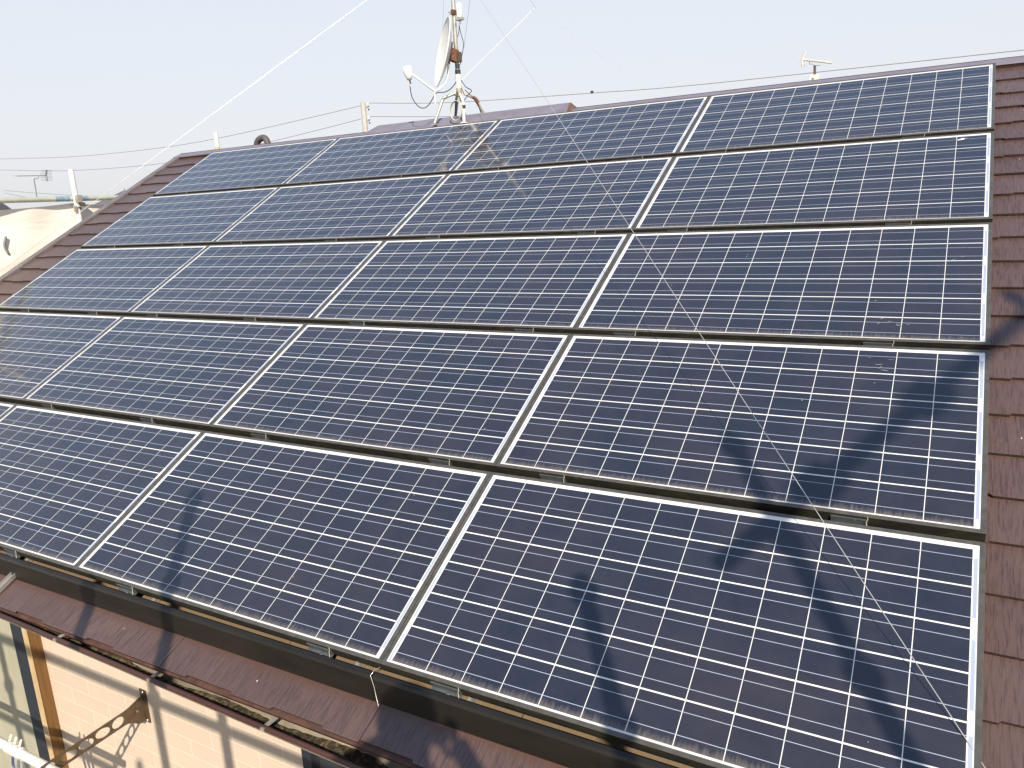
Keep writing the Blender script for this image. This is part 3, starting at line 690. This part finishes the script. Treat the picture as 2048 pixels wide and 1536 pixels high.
# ------------------------------------------------------------------ gable scaffold with dust sheet
SX = -7.62; RZ = H - .347
sc = thing('scaffold', (SX, -1.0, 0), 'pale tube scaffold standing beyond the left gable, carrying a cream sheet', 'scaffold')
m = MB(); m.tube([(SX, 1.20, H - 1.0), (SX, 1.20, H + .19)], .0248, 14); m.build('painted_sleeve', M['strip'], sc)
zt_ = {-.60: H - .07, 1.20: H + .35}
for y in (-6.0, -4.2, -2.4, -.60, 1.20, 3.0):
    m = MB(); z = zt_.get(y, H - .07 + (y < -1) * 0); m.tube([(SX, y, .0), (SX, y, z)], .0243, 14); m.build('standard', M['white'] if y > -1 else M['scaf'], sc)
    m = MB(); m.lathe([(.026, 0), (.040, 0), (.040, .008), (.026, .008)], (SX, y, RZ - .085), Vector((0, 0, 1)), 12)
    m.obox((SX + .032, y + .004, RZ - .005), Vector((1, 0, 0)), Vector((0, 1, 0)), Vector((0, 0, 1)), .03, .024, .035)
    m.obox((SX + .02, y - .035, RZ - .10), Vector((1, 0, 0)), Vector((0, 1, 0)), Vector((0, 0, 1)), .012, .014, .03); m.obox((SX + .02, y + .045, RZ - .07), Vector((1, 0, 0)), Vector((0, 1, 0)), Vector((0, 0, 1)), .012, .022, .03)
    m.build('coupler', M['galv'], sc)
for z, a, b in ((RZ, -6.4, 3.4), (RZ - .95, -6.4, 3.4), (RZ - 2.75, -6.4, 3.4)):
    m = MB(); m.tube([(SX - .048, a, z), (SX - .048, b, z)], .0243, 14); led = m.build('ledger', M['scaf_rail'], sc)
    if z == RZ:
        for a2, b2 in ((-.78, -.64), (-.57, -.45)):
            m = MB(); m.tube([(SX - .048, a2, z), (SX - .048, b2, z)], .0248, 14); m.build('blue_band', M['scaf_blue'], led)
# sheet
def sheet_d(y, f, bay):
    return .022 * math.sin(y * 2.3 + f * 5 + 1) + .016 * math.sin(y * 5.1 - f * 9) + .010 * math.sin(y * 11 + f * 17) + .035 * math.sin(math.pi * bay) * f + .016 * math.sin(f * 22 + 3 * math.sin(y * 1.7)) * math.sin(math.pi * bay)
m = MB(); nx, nz = 150, 44; rs = random.Random(5)
vs = []
for i in range(nx + 1):
    y = -6.3 + 9.4 * i / nx
    bay = ((y + .60) / 1.8) % 1.0; sag = .045 * math.sin(math.pi * bay) ** .8
    for k in range(nz + 1):
        f = k / nz; z = RZ - .040 - sag * (1 - f) ** 3 - f * 2.9
        d = sheet_d(y, f, bay)
        vs.append((SX - .085 + d, y, z))
fs = [(i * (nz + 1) + k, i * (nz + 1) + k + 1, (i + 1) * (nz + 1) + k + 1, (i + 1) * (nz + 1) + k) for i in range(nx) for k in range(nz)]
m.add(vs, fs, 0, True); ds = m.build('dust_sheet', M['sheet']); tag(ds, 'sagging cream dust sheet hung from the scaffold rail left of the roof', 'dust sheet')
m = MB(); q = atx(18, 490, SX - .04); q.x = SX - .085 + sheet_d(q.y, (RZ - .040 - q.z) / 2.9, ((q.y + .6) / 1.8) % 1.0) + .012; m.tube(spline([q + Vector((0, .02, .08)), q + Vector((.004, -.008, .02)), q + Vector((0, -.008, -.03)), q + Vector((.004, .012, -.09))], 5), [.004] + [.012] * 14 + [.004], 6)
tag(m.build('dangling_cord', M['powerline']), 'small dark cord dangling on the cream sheet', 'cord')

# ------------------------------------------------------------------ front scaffold (casts the shadows over the roof and the wall)
SY = -5.30
fsx = thing('scaffold', (0, SY - .3, 0), 'tube scaffold in front of the house where the photographer stands', 'scaffold')
for x, z in ((-3.20, 8.13), (-1.86, 7.50), (-1.38, 8.13), (.42, 8.09), (1.17, 8.96), (2.35, 8.3)):
    m = MB(); m.tube([(x, SY, 0), (x, SY, z)], .027, 14)
    for zz in [z - .06 - .475 * i for i in range(int(z / .475))]: m.lathe([(.025, -.02), (.043, -.02), (.043, .02), (.025, .02)], (x, SY, zz), Vector((0, 0, 1)), 12)
    m.build('standard', M['scaf'], fsx)
for x in (-3.2, -1.38, .42, 2.35):
    m = MB(); m.tube([(x, SY - .95, 0), (x, SY - .95, 7.4)], .0243, 12); m.build('standard', M['scaf'], fsx)
for z in (6.98, 6.425, 5.85):
    m = MB(); m.tube([(-5.2, SY - .03, z), (2.8, SY - .03, z)], .0243, 12); m.build('ledger', M['scaf'], fsx)
m = MB(); m.tube([(.90, SY + .03, 8.25), (2.75, SY + .03, 10.1)], .031, 12)
for t_ in (.25, .55): 
    c = Vector((.90 + 1.85 * t_, SY + .03, 8.25 + 1.85 * t_)); m.obox(c, Vector((.7, 0, .7)), Vector((0, 1, 0)), Vector((-.7, 0, .7)), .06, .05, .06)
m.build('brace', M['scaf'], fsx)
m = MB(); m.tube([(2.70, SY, 0), (2.70, SY, 10.2)], .032, 14); m.build('standard', M['scaf'], fsx)
m = MB(); m.box(-5.2, 2.8, SY - .86, SY - .12, 5.86, 5.90); m.build('deck', M['plank'], fsx)

# ------------------------------------------------------------------ laundry-pole bracket, pole and pegs
BX, BZ = -3.371, 5.11
def outline_mesh(outer, holes, thick, to3):
    cu_ = bpy.data.curves.new('tmp', 'CURVE'); cu_.dimensions = '2D'; cu_.fill_mode = 'BOTH'; cu_.extrude = thick / 2; cu_.bevel_depth = 0
    for ring in [outer] + holes:
        sp = cu_.splines.new('POLY'); sp.points.add(len(ring) - 1); sp.use_cyclic_u = True
        for i, p in enumerate(ring): sp.points[i].co = (p[0], p[1], 0, 1)
    ob = bpy.data.objects.new('tmp', cu_); COL.objects.link(ob); dg = bpy.context.evaluated_depsgraph_get()
    me = bpy.data.meshes.new_from_object(ob.evaluated_get(dg)); vs = [to3(v.co) for v in me.vertices]; fs = [tuple(p.vertices) for p in me.polygons]
    bpy.data.objects.remove(ob); bpy.data.curves.remove(cu_); bpy.data.meshes.remove(me)
    mb = MB(); mb.add(vs, fs); return mb
def ell(cx, cy, rx, ry, rot=0, n=20): return [(cx + rx * math.cos(a) * math.cos(rot) - ry * math.sin(a) * math.sin(rot), cy + rx * math.cos(a) * math.sin(rot) + ry * math.sin(a) * math.cos(rot)) for a in [2 * math.pi * k / n for k in range(n)]]
br = thing('laundry_bracket', (BX, WALL_Y, BZ - .06), 'bronze bracket with oval holes sticking out of the cream wall', 'bracket')
outer = [(.004, .085), (.03, .080), (.081, .064), (.11, .060), (.45, .052), (.50, .050), (.515, .036), (.515, .0), (.50, -.012), (.353, -.010), (.106, -.008), (.08, -.020), (.05, -.045), (.004, -.050)]
holes = [ell(.146, .026, .031, .026), ell(.222, .0245, .037, .0235, .25), ell(.302, .0225, .037, .0225, .25), ell(.382, .0215, .037, .0215, .25), ell(.470, .020, .027, .026), ell(.045, .02, .008, .008)]
m = outline_mesh(outer, holes, .007, lambda c: (BX + c[2], WALL_Y - c[0], BZ + c[1])); m.build('arm', M['bronze'], br)
m = MB(); m.box(BX - .022, BX + .022, WALL_Y - .006, WALL_Y - .0015, BZ - .065, BZ + .112); m.build('wall_plate', M['bronze'], br)
m = MB()
for z in (BZ - .055, BZ + .098): m.lathe([(0, .005), (.007, .004), (.008, 0)], (BX + .002, WALL_Y - .006, z), Vector((0, -1, 0)), 10)
m.build('screw', M['bolt'], br)
m = MB(); pz = BZ + .020; py = WALL_Y - .470; m.tube([(-6.3, py, pz), (-3.30, py, pz)], .0205, 16)
lp = m.build('laundry_pole', M['white']); tag(lp, 'white laundry pole lying in the bronze wall bracket', 'pole')
for i in range(3):
    x = -3.60 - i * .040 ; ex, ey_, ez = Vector((1, 0, 0)), Vector((0, 1, 0)), Vector((0, 0, 1)); m = MB()
    m.tube([(x - .007, py, pz), (x + .007, py, pz)], .0245, 14)
    for s_ in (1, -1):
        m.obox((x, py + s_ * .009, pz + .036), ex, (ey_ + ez * s_ * .5).normalized(), (ez - ey_ * s_ * -.5).normalized(), .0055, .0025, .019)
    m.obox((x, py + .004, pz - .030), ex, ey_, ez, .006, .005, .014)
    tag(m.build('clothes_peg', M['peg']), ['white peg nearest the bracket on the laundry pole', 'middle white peg on the laundry pole', 'white peg farthest from the bracket on the laundry pole'][i], 'peg', 'pegs on the laundry pole')
    m = MB(); L = (.13, .15, .17)[i]; n_ = 14
    for off in (-.001, .001):
        vs = [(x - .004 + sgn * .011 * (1 - .15 * math.sin(k * .7)), py + .004 + off + .004 * math.sin(k * .55 + i), pz - .038 - L * k / n_) for k in range(n_ + 1) for sgn in (-1, 1)]
        m.add(vs, [(k * 2, k * 2 + 1, k * 2 + 3, k * 2 + 2)[::(1 if off > 0 else -1)] for k in range(n_)])
    tag(m.build('hanging_strap', M['clothblue'] if i == 2 else M['white']), ['white strap hanging from the peg nearest the bracket', 'white strap hanging from the middle peg', 'pale blue strap hanging from the farthest peg'][i], 'strap', 'straps pegged to the laundry pole')

# ------------------------------------------------------------------ far things: pole, lines, aerials, houses
YP = 22.0
up_ = thing('utility_pole', (at(728, 230, YP).x, YP, 0), 'pale concrete utility pole rising behind the ridge left of the mast', 'utility pole')
ux_ = up_.location.x; zt2 = at(725, 205, YP).z
m = MB(); m.tube([(ux_, YP, 0), (ux_, YP, zt2)], [.17, .105], 18); m.build('pole', M['concrete'], up_)
for q in ((736, 212), (738, 239)):
    P = at(*q, YP); m = MB(); m.tube([(ux_ + .08, YP, P.z - .05), (P.x + .03, YP, P.z - .05)], .018, 8)
    ins = m.build('crossarm', M['galv'], up_)
    m = MB(); m.lathe([(.0, .13), (.05, .13), (.07, .09), (.045, .07), (.07, .03), (.045, .01), (.03, -.05), (0, -.05)], (P.x, YP, P.z), Vector((0, 0, 1)), 12); m.build('insulator', M['white'], ins)
    m = MB(); m.lathe([(.0, .03), (.03, .03), (.03, -.03), (0, -.03)], (P.x + .02, YP, P.z - .14), Vector((0, 0, 1)), 8); m.build('fitting', M['black'], ins)
def pline(pix, ext, label):
    P = [at(x, y, YP) for x, y in pix]
    if ext == 'R': P.append(P[-1] + (P[-1] - P[-2]) * 3)
    else: P.append(P[-1] + (P[-1] - P[-2]) * 1.5)
    m = MB(); m.tube(spline(P, 6), .011, 6); tag(m.build('power_line', M['powerline']), label, 'power line', 'overhead lines')
pline([(738, 206), (900, 205), (1184, 186), (1400, 169), (2048, 100)], 'R', 'upper overhead line running right from the pole above the ridge')
pline([(738, 233), (900, 233), (1050, 229)], 'R', 'lower overhead line running right behind the dish legs')
pline([(723, 211), (600, 240), (433, 277), (310, 297), (150, 313), (0, 318)], 'L', 'upper overhead line sagging from the pole to the left edge')
pline([(722, 238), (542, 283), (346, 324), (146, 341), (0, 340)], 'L', 'lower overhead line sagging left behind the roof verge')
P = at(1184, 184, YP); m = MB(); m.box(P.x - .05, P.x + .05, YP - .02, YP + .02, P.z - .05, P.z + .04); tag(m.build('line_spacer', M['black']), 'tiny dark spacer on the upper overhead line', 'spacer')
for q, lab in ((((8, 381), (70, 386), (150, 391)), 'faint thin line above the scaffold rail at the left edge'), (((8, 386), (60, 396), (110, 402)), 'fainter lower line above the scaffold rail at the left edge')):
    m = MB(); m.tube([at(x, y, 27) for x, y in q], .014, 5); tag(m.build('power_line', M['powerline']), lab, 'power line', 'overhead lines')

def yagi(bx0, bx1, mt, mb_, Y, scale, label, dark=False):
    """boom from pixel bx0 (reflector end) to bx1, mast top mt to mast foot mb_"""
    A, B, Tm, Fm = at(*bx0, Y), at(*bx1, Y), at(*mt, Y), at(*mb_, Y)
    r = thing('tv_aerial', Fm, label, 'TV aerial'); mt1 = M['powerline'] if dark else M['cream']
    m = MB(); m.tube([Fm, Tm], (.036 if not dark else .02) * scale, 8); m.build('mast', M['bronze'] if not dark else M['powerline'], r)
    m = MB(); m.tube([A, B], (.028 if not dark else .014) * scale, 8); bm = m.build('boom', mt1, r)
    side = Vector((.25, .97, .0)).normalized()
    d = B - A; e = MB()
    for i in range(12):
        c = A + d * (.22 + .78 * i / 11); l = (.19 - .005 * i) * scale; e.tube([c - side * l + Vector((0, 0, .012)), c + side * l + Vector((0, 0, .012))], .006 * scale, 5)
    e.build('elements', mt1, r)
    e = MB(); c = A
    for s_ in (1, -1):
        tip = c + Vector((.10 * scale * (1 if s_ > 0 else .2), 0, s_ * .20 * scale)); e.tube([c, tip], .030 * scale, 6)
        for k in range(4):
            q = c.lerp(tip, (k + .5) / 4); e.tube([q - side * .2 * scale, q + side * .2 * scale], .006 * scale, 5)
    e.build('reflector', mt1, r)
    e = MB(); e.tube(spline([A + d * .25, A + d * .27 + Vector((0, 0, -.10 * scale)), Tm.lerp(A, .2) + Vector((0, 0, .01)), Tm, Tm + Vector((.16 * scale, 0, -.01)), ], 5), .008 * scale, 6); e.build('bracket', M['powerline'], r)
    return r
yagi((1604, 119), (1664, 126), (1629.5, 131), (1629.5, 154), 20, 1.0, 'pale TV aerial on a cream block beyond the right part of the ridge')
yagi((92, 351), (34, 352), (68, 358), (75, 402), 30, 2.0, 'small dark TV aerial above the scaffold rail at the left', True)

def far_house(cx, cy, w, d, ze, zr, label, hip=False, rot=0, chim=None, rm=None):
    r = thing('house', (cx, cy, 0), label, 'house', None, (0, 0, rot)); hw, hd = w / 2, d / 2
    m = MB(); m.box(-hw, hw, -hd, hd, 0, ze)
    if not hip:
        for x_ in (-hw, hw): m.add([(x_, -hd, ze), (x_, hd, ze), (x_, 0, zr - .1)], [(0, 1, 2)])
    m.build('wall', M['wall2'], r, local=True)
    e = .5; m = MB(); ins = hd if hip else -e
    zz = ze - .15
    P = [(-hw - e, -hd - e, zz), (hw + e, -hd - e, zz), (hw + e, hd + e, zz), (-hw - e, hd + e, zz), (-hw + ins, 0, zr), (hw - ins, 0, zr)]
    m.add(P, [(0, 1, 5, 4), (2, 3, 4, 5), (3, 0, 4), (1, 2, 5), (3, 2, 1, 0)]); m.add([(-hw + ins, -.12, zr + .03), (hw - ins, -.12, zr + .03), (hw - ins, .12, zr + .03), (-hw + ins, .12, zr + .03), (-hw + ins, 0, zr + .12), (hw - ins, 0, zr + .12)], [(0, 1, 5, 4), (3, 4, 5, 2), (0, 4, 3), (1, 2, 5)])
    rf = m.build('roof', rm or M['rooftile'], r, local=True)
    for x_ in (-hw * .55, hw * .45):
        for z_ in (1.0, ze - 1.9):
            f = MB(); f.box(x_ - .8, x_ + .8, -hd - .04, -hd - .001, z_, z_ + 1.2); wnd = f.build('window', M['sash'], r, local=True)
            f = MB(); f.box(x_ - .72, x_ + .72, -hd - .05, -hd - .041, z_ + .08, z_ + 1.12); f.build('pane', M['glass'], wnd, local=True)
    return r
c = at(249, 380, 33); far_house(c.x, 33, 7, 7, c.z - 2.2, c.z, 'distant dark hipped roof just visible over the scaffold rail', True, .5)
c = at(-62, 385, 33.5); far_house(c.x, 33.5, 3, 5, c.z - 2.0, c.z, 'distant dark roof at the very left edge above the rail', False, .2)
fh = far_house(-5.4, 22.0, 9, 7.5, 6.6, 9.75, 'neighbouring house hidden behind the ridge below the aerial', False, 0)
q0, q1 = at(1621, 151, 20), at(1638, 167, 20)
m = MB(); m.box(q0.x, q1.x, 19.88, 20.12, 8.9, q0.z); ch = m.build('chimney', M['cream']); tag(ch, 'small cream block showing above the ridge under the aerial', 'chimney')
m = MB(); c = at(1625.5, 157.5, 19.87); m.box(c.x - .03, c.x + .03, 19.87, 19.879, c.z - .014, c.z + .014); m.build('vent_slot', M['black'], ch)
far_house(-24, 26, 9, 8, 6.0, 8.6, 'neighbouring house hidden behind the left end of the ridge')
far_house(9.5, 18, 9, 8, 6.0, 8.6, 'neighbouring house hidden behind the right end of the ridge')
far_house(-24, -3, 8, 9, 4.4, 6.3, 'neighbouring house beyond the dust sheet', False, 1.57)

# ------------------------------------------------------------------ the photographer
def person():
    me = bpy.data.meshes.new('person')
    cx, y0 = -.15, -5.52
    z0 = 5.90
    V, E_, Rr = [], [], []
    def v(p, r, parent=None):
        V.append(p); Rr.append(r)
        if parent is not None: E_.append((parent, len(V) - 1))
        return len(V) - 1
    pel = v((cx, y0, z0 + .93), (.155, .115)); wa = v((cx, y0, z0 + 1.08), (.135, .105), pel); chs = v((cx, y0, z0 + 1.28), (.165, .120), wa)
    nb_ = v((cx, y0 + .01, z0 + 1.43), (.085, .075), chs); nk = v((cx, y0 + .03, z0 + 1.49), (.058, .058), nb_)
    hd1 = v((cx, y0 + .05, z0 + 1.56), (.070, .082), nk); hd2 = v((cx, y0 + .055, z0 + 1.64), (.078, .095), hd1); v((cx, y0 + .04, z0 + 1.685), (.055, .065), hd2)
    for s in (-1, 1):
        hip = v((cx + s * .10, y0, z0 + .86), (.095, .10), pel); kn = v((cx + s * .13, y0 + .03, z0 + .48), (.062, .065), hip)
        an = v((cx + s * .14, y0 - .01, z0 + .08), (.042, .045), kn); hl = v((cx + s * .145, y0 + .02, z0 + .04), (.045, .04), an); v((cx + s * .16, y0 + .16, z0 + .035), (.042, .03), hl)
        sh = v((cx + s * .17, y0 + .0, z0 + 1.385), (.062, .060), chs); el = v((cx + s * .40, y0 + .07, z0 + 1.24), (.052, .052), sh)
        wr = v((cx + s * .11, y0 + .155, z0 + 1.46), (.030, .026), el); v((cx + s * .082, y0 + .165, z0 + 1.50), (.036, .020), wr)
    me.from_pydata(V, E_, []); ob = bpy.data.objects.new('person', me); COL.objects.link(ob)
    md = ob.modifiers.new('skin', 'SKIN'); md.use_smooth_shade = True
    for i, r in enumerate(Rr): me.skin_vertices[0].data[i].radius = r
    me.skin_vertices[0].data[0].use_root = True
    ob.modifiers.new('sub', 'SUBSURF').levels = 2
    ob.modifiers['sub'].render_levels = 2
    me.materials.append(M['cloth']); return ob, cx, y0, z0
def to_mesh_obj(ob):
    dg = bpy.context.evaluated_depsgraph_get(); m2 = bpy.data.meshes.new_from_object(ob.evaluated_get(dg))
    ob.modifiers.clear(); ob.data = m2; return ob
pb, pcx, py0, pz0 = person(); pb = to_mesh_obj(pb)
pb.data.materials.clear(); pb.data.materials.append(M['cloth']); pb.data.materials.append(M['skin'])
for p in pb.data.polygons:
    c = p.center; hand = c.z > pz0 + 1.44 and c.y > py0 + .13 and abs(c.x - pcx) > .05
    p.material_index = 1 if (c.z > pz0 + 1.475 or hand) else 0
tag(pb, 'person in a dark jacket standing on the scaffold deck holding a camera to the face', 'person')
def pchild(name, mb, mat): return mb.build(name, mat, pb)
m = MB(); m.lathe([(0, .105), (.045, .098), (.078, .07), (.092, .02), (.090, -.03)], (pcx, py0 + .035, pz0 + 1.625), Vector((0, -.25, 1)), 20); pchild('hair', m, M['hair'])
for s in (-1, 1):
    for k in range(4):
        b0_ = Vector((pcx + s * .085, py0 + .150, pz0 + 1.475 + .019 * k)); m = MB()
        m.tube([b0_, b0_ + Vector((-s * .010, .026, .004)), b0_ + Vector((-s * .032, .034, .006)), b0_ + Vector((-s * .048, .030, .004))], [.0085, .008, .0075, .006], 8); pchild('finger', m, M['skin'])
    m = MB(); b0_ = Vector((pcx + s * .085, py0 + .145, pz0 + 1.462)); m.tube([b0_, b0_ + Vector((-s * .02, .004, -.006)), b0_ + Vector((-s * .045, .006, .002))], [.010, .009, .007], 8); pchild('thumb', m, M['skin'])
m = MB(); m.box(pcx - .048, pcx + .048, py0 + .148, py0 + .172, pz0 + 1.468, pz0 + 1.528)
hc = m.build('compact_camera', M['black']); tag(hc, 'small black compact camera held up by the photographer', 'camera')
m = MB(); m.lathe([(.018, 0), (.018, .012), (.014, .012), (0, .011)], (pcx + .006, py0 + .172, pz0 + 1.498), Vector((0, 1, 0)), 16); m.build('lens', M['galv'], hc)
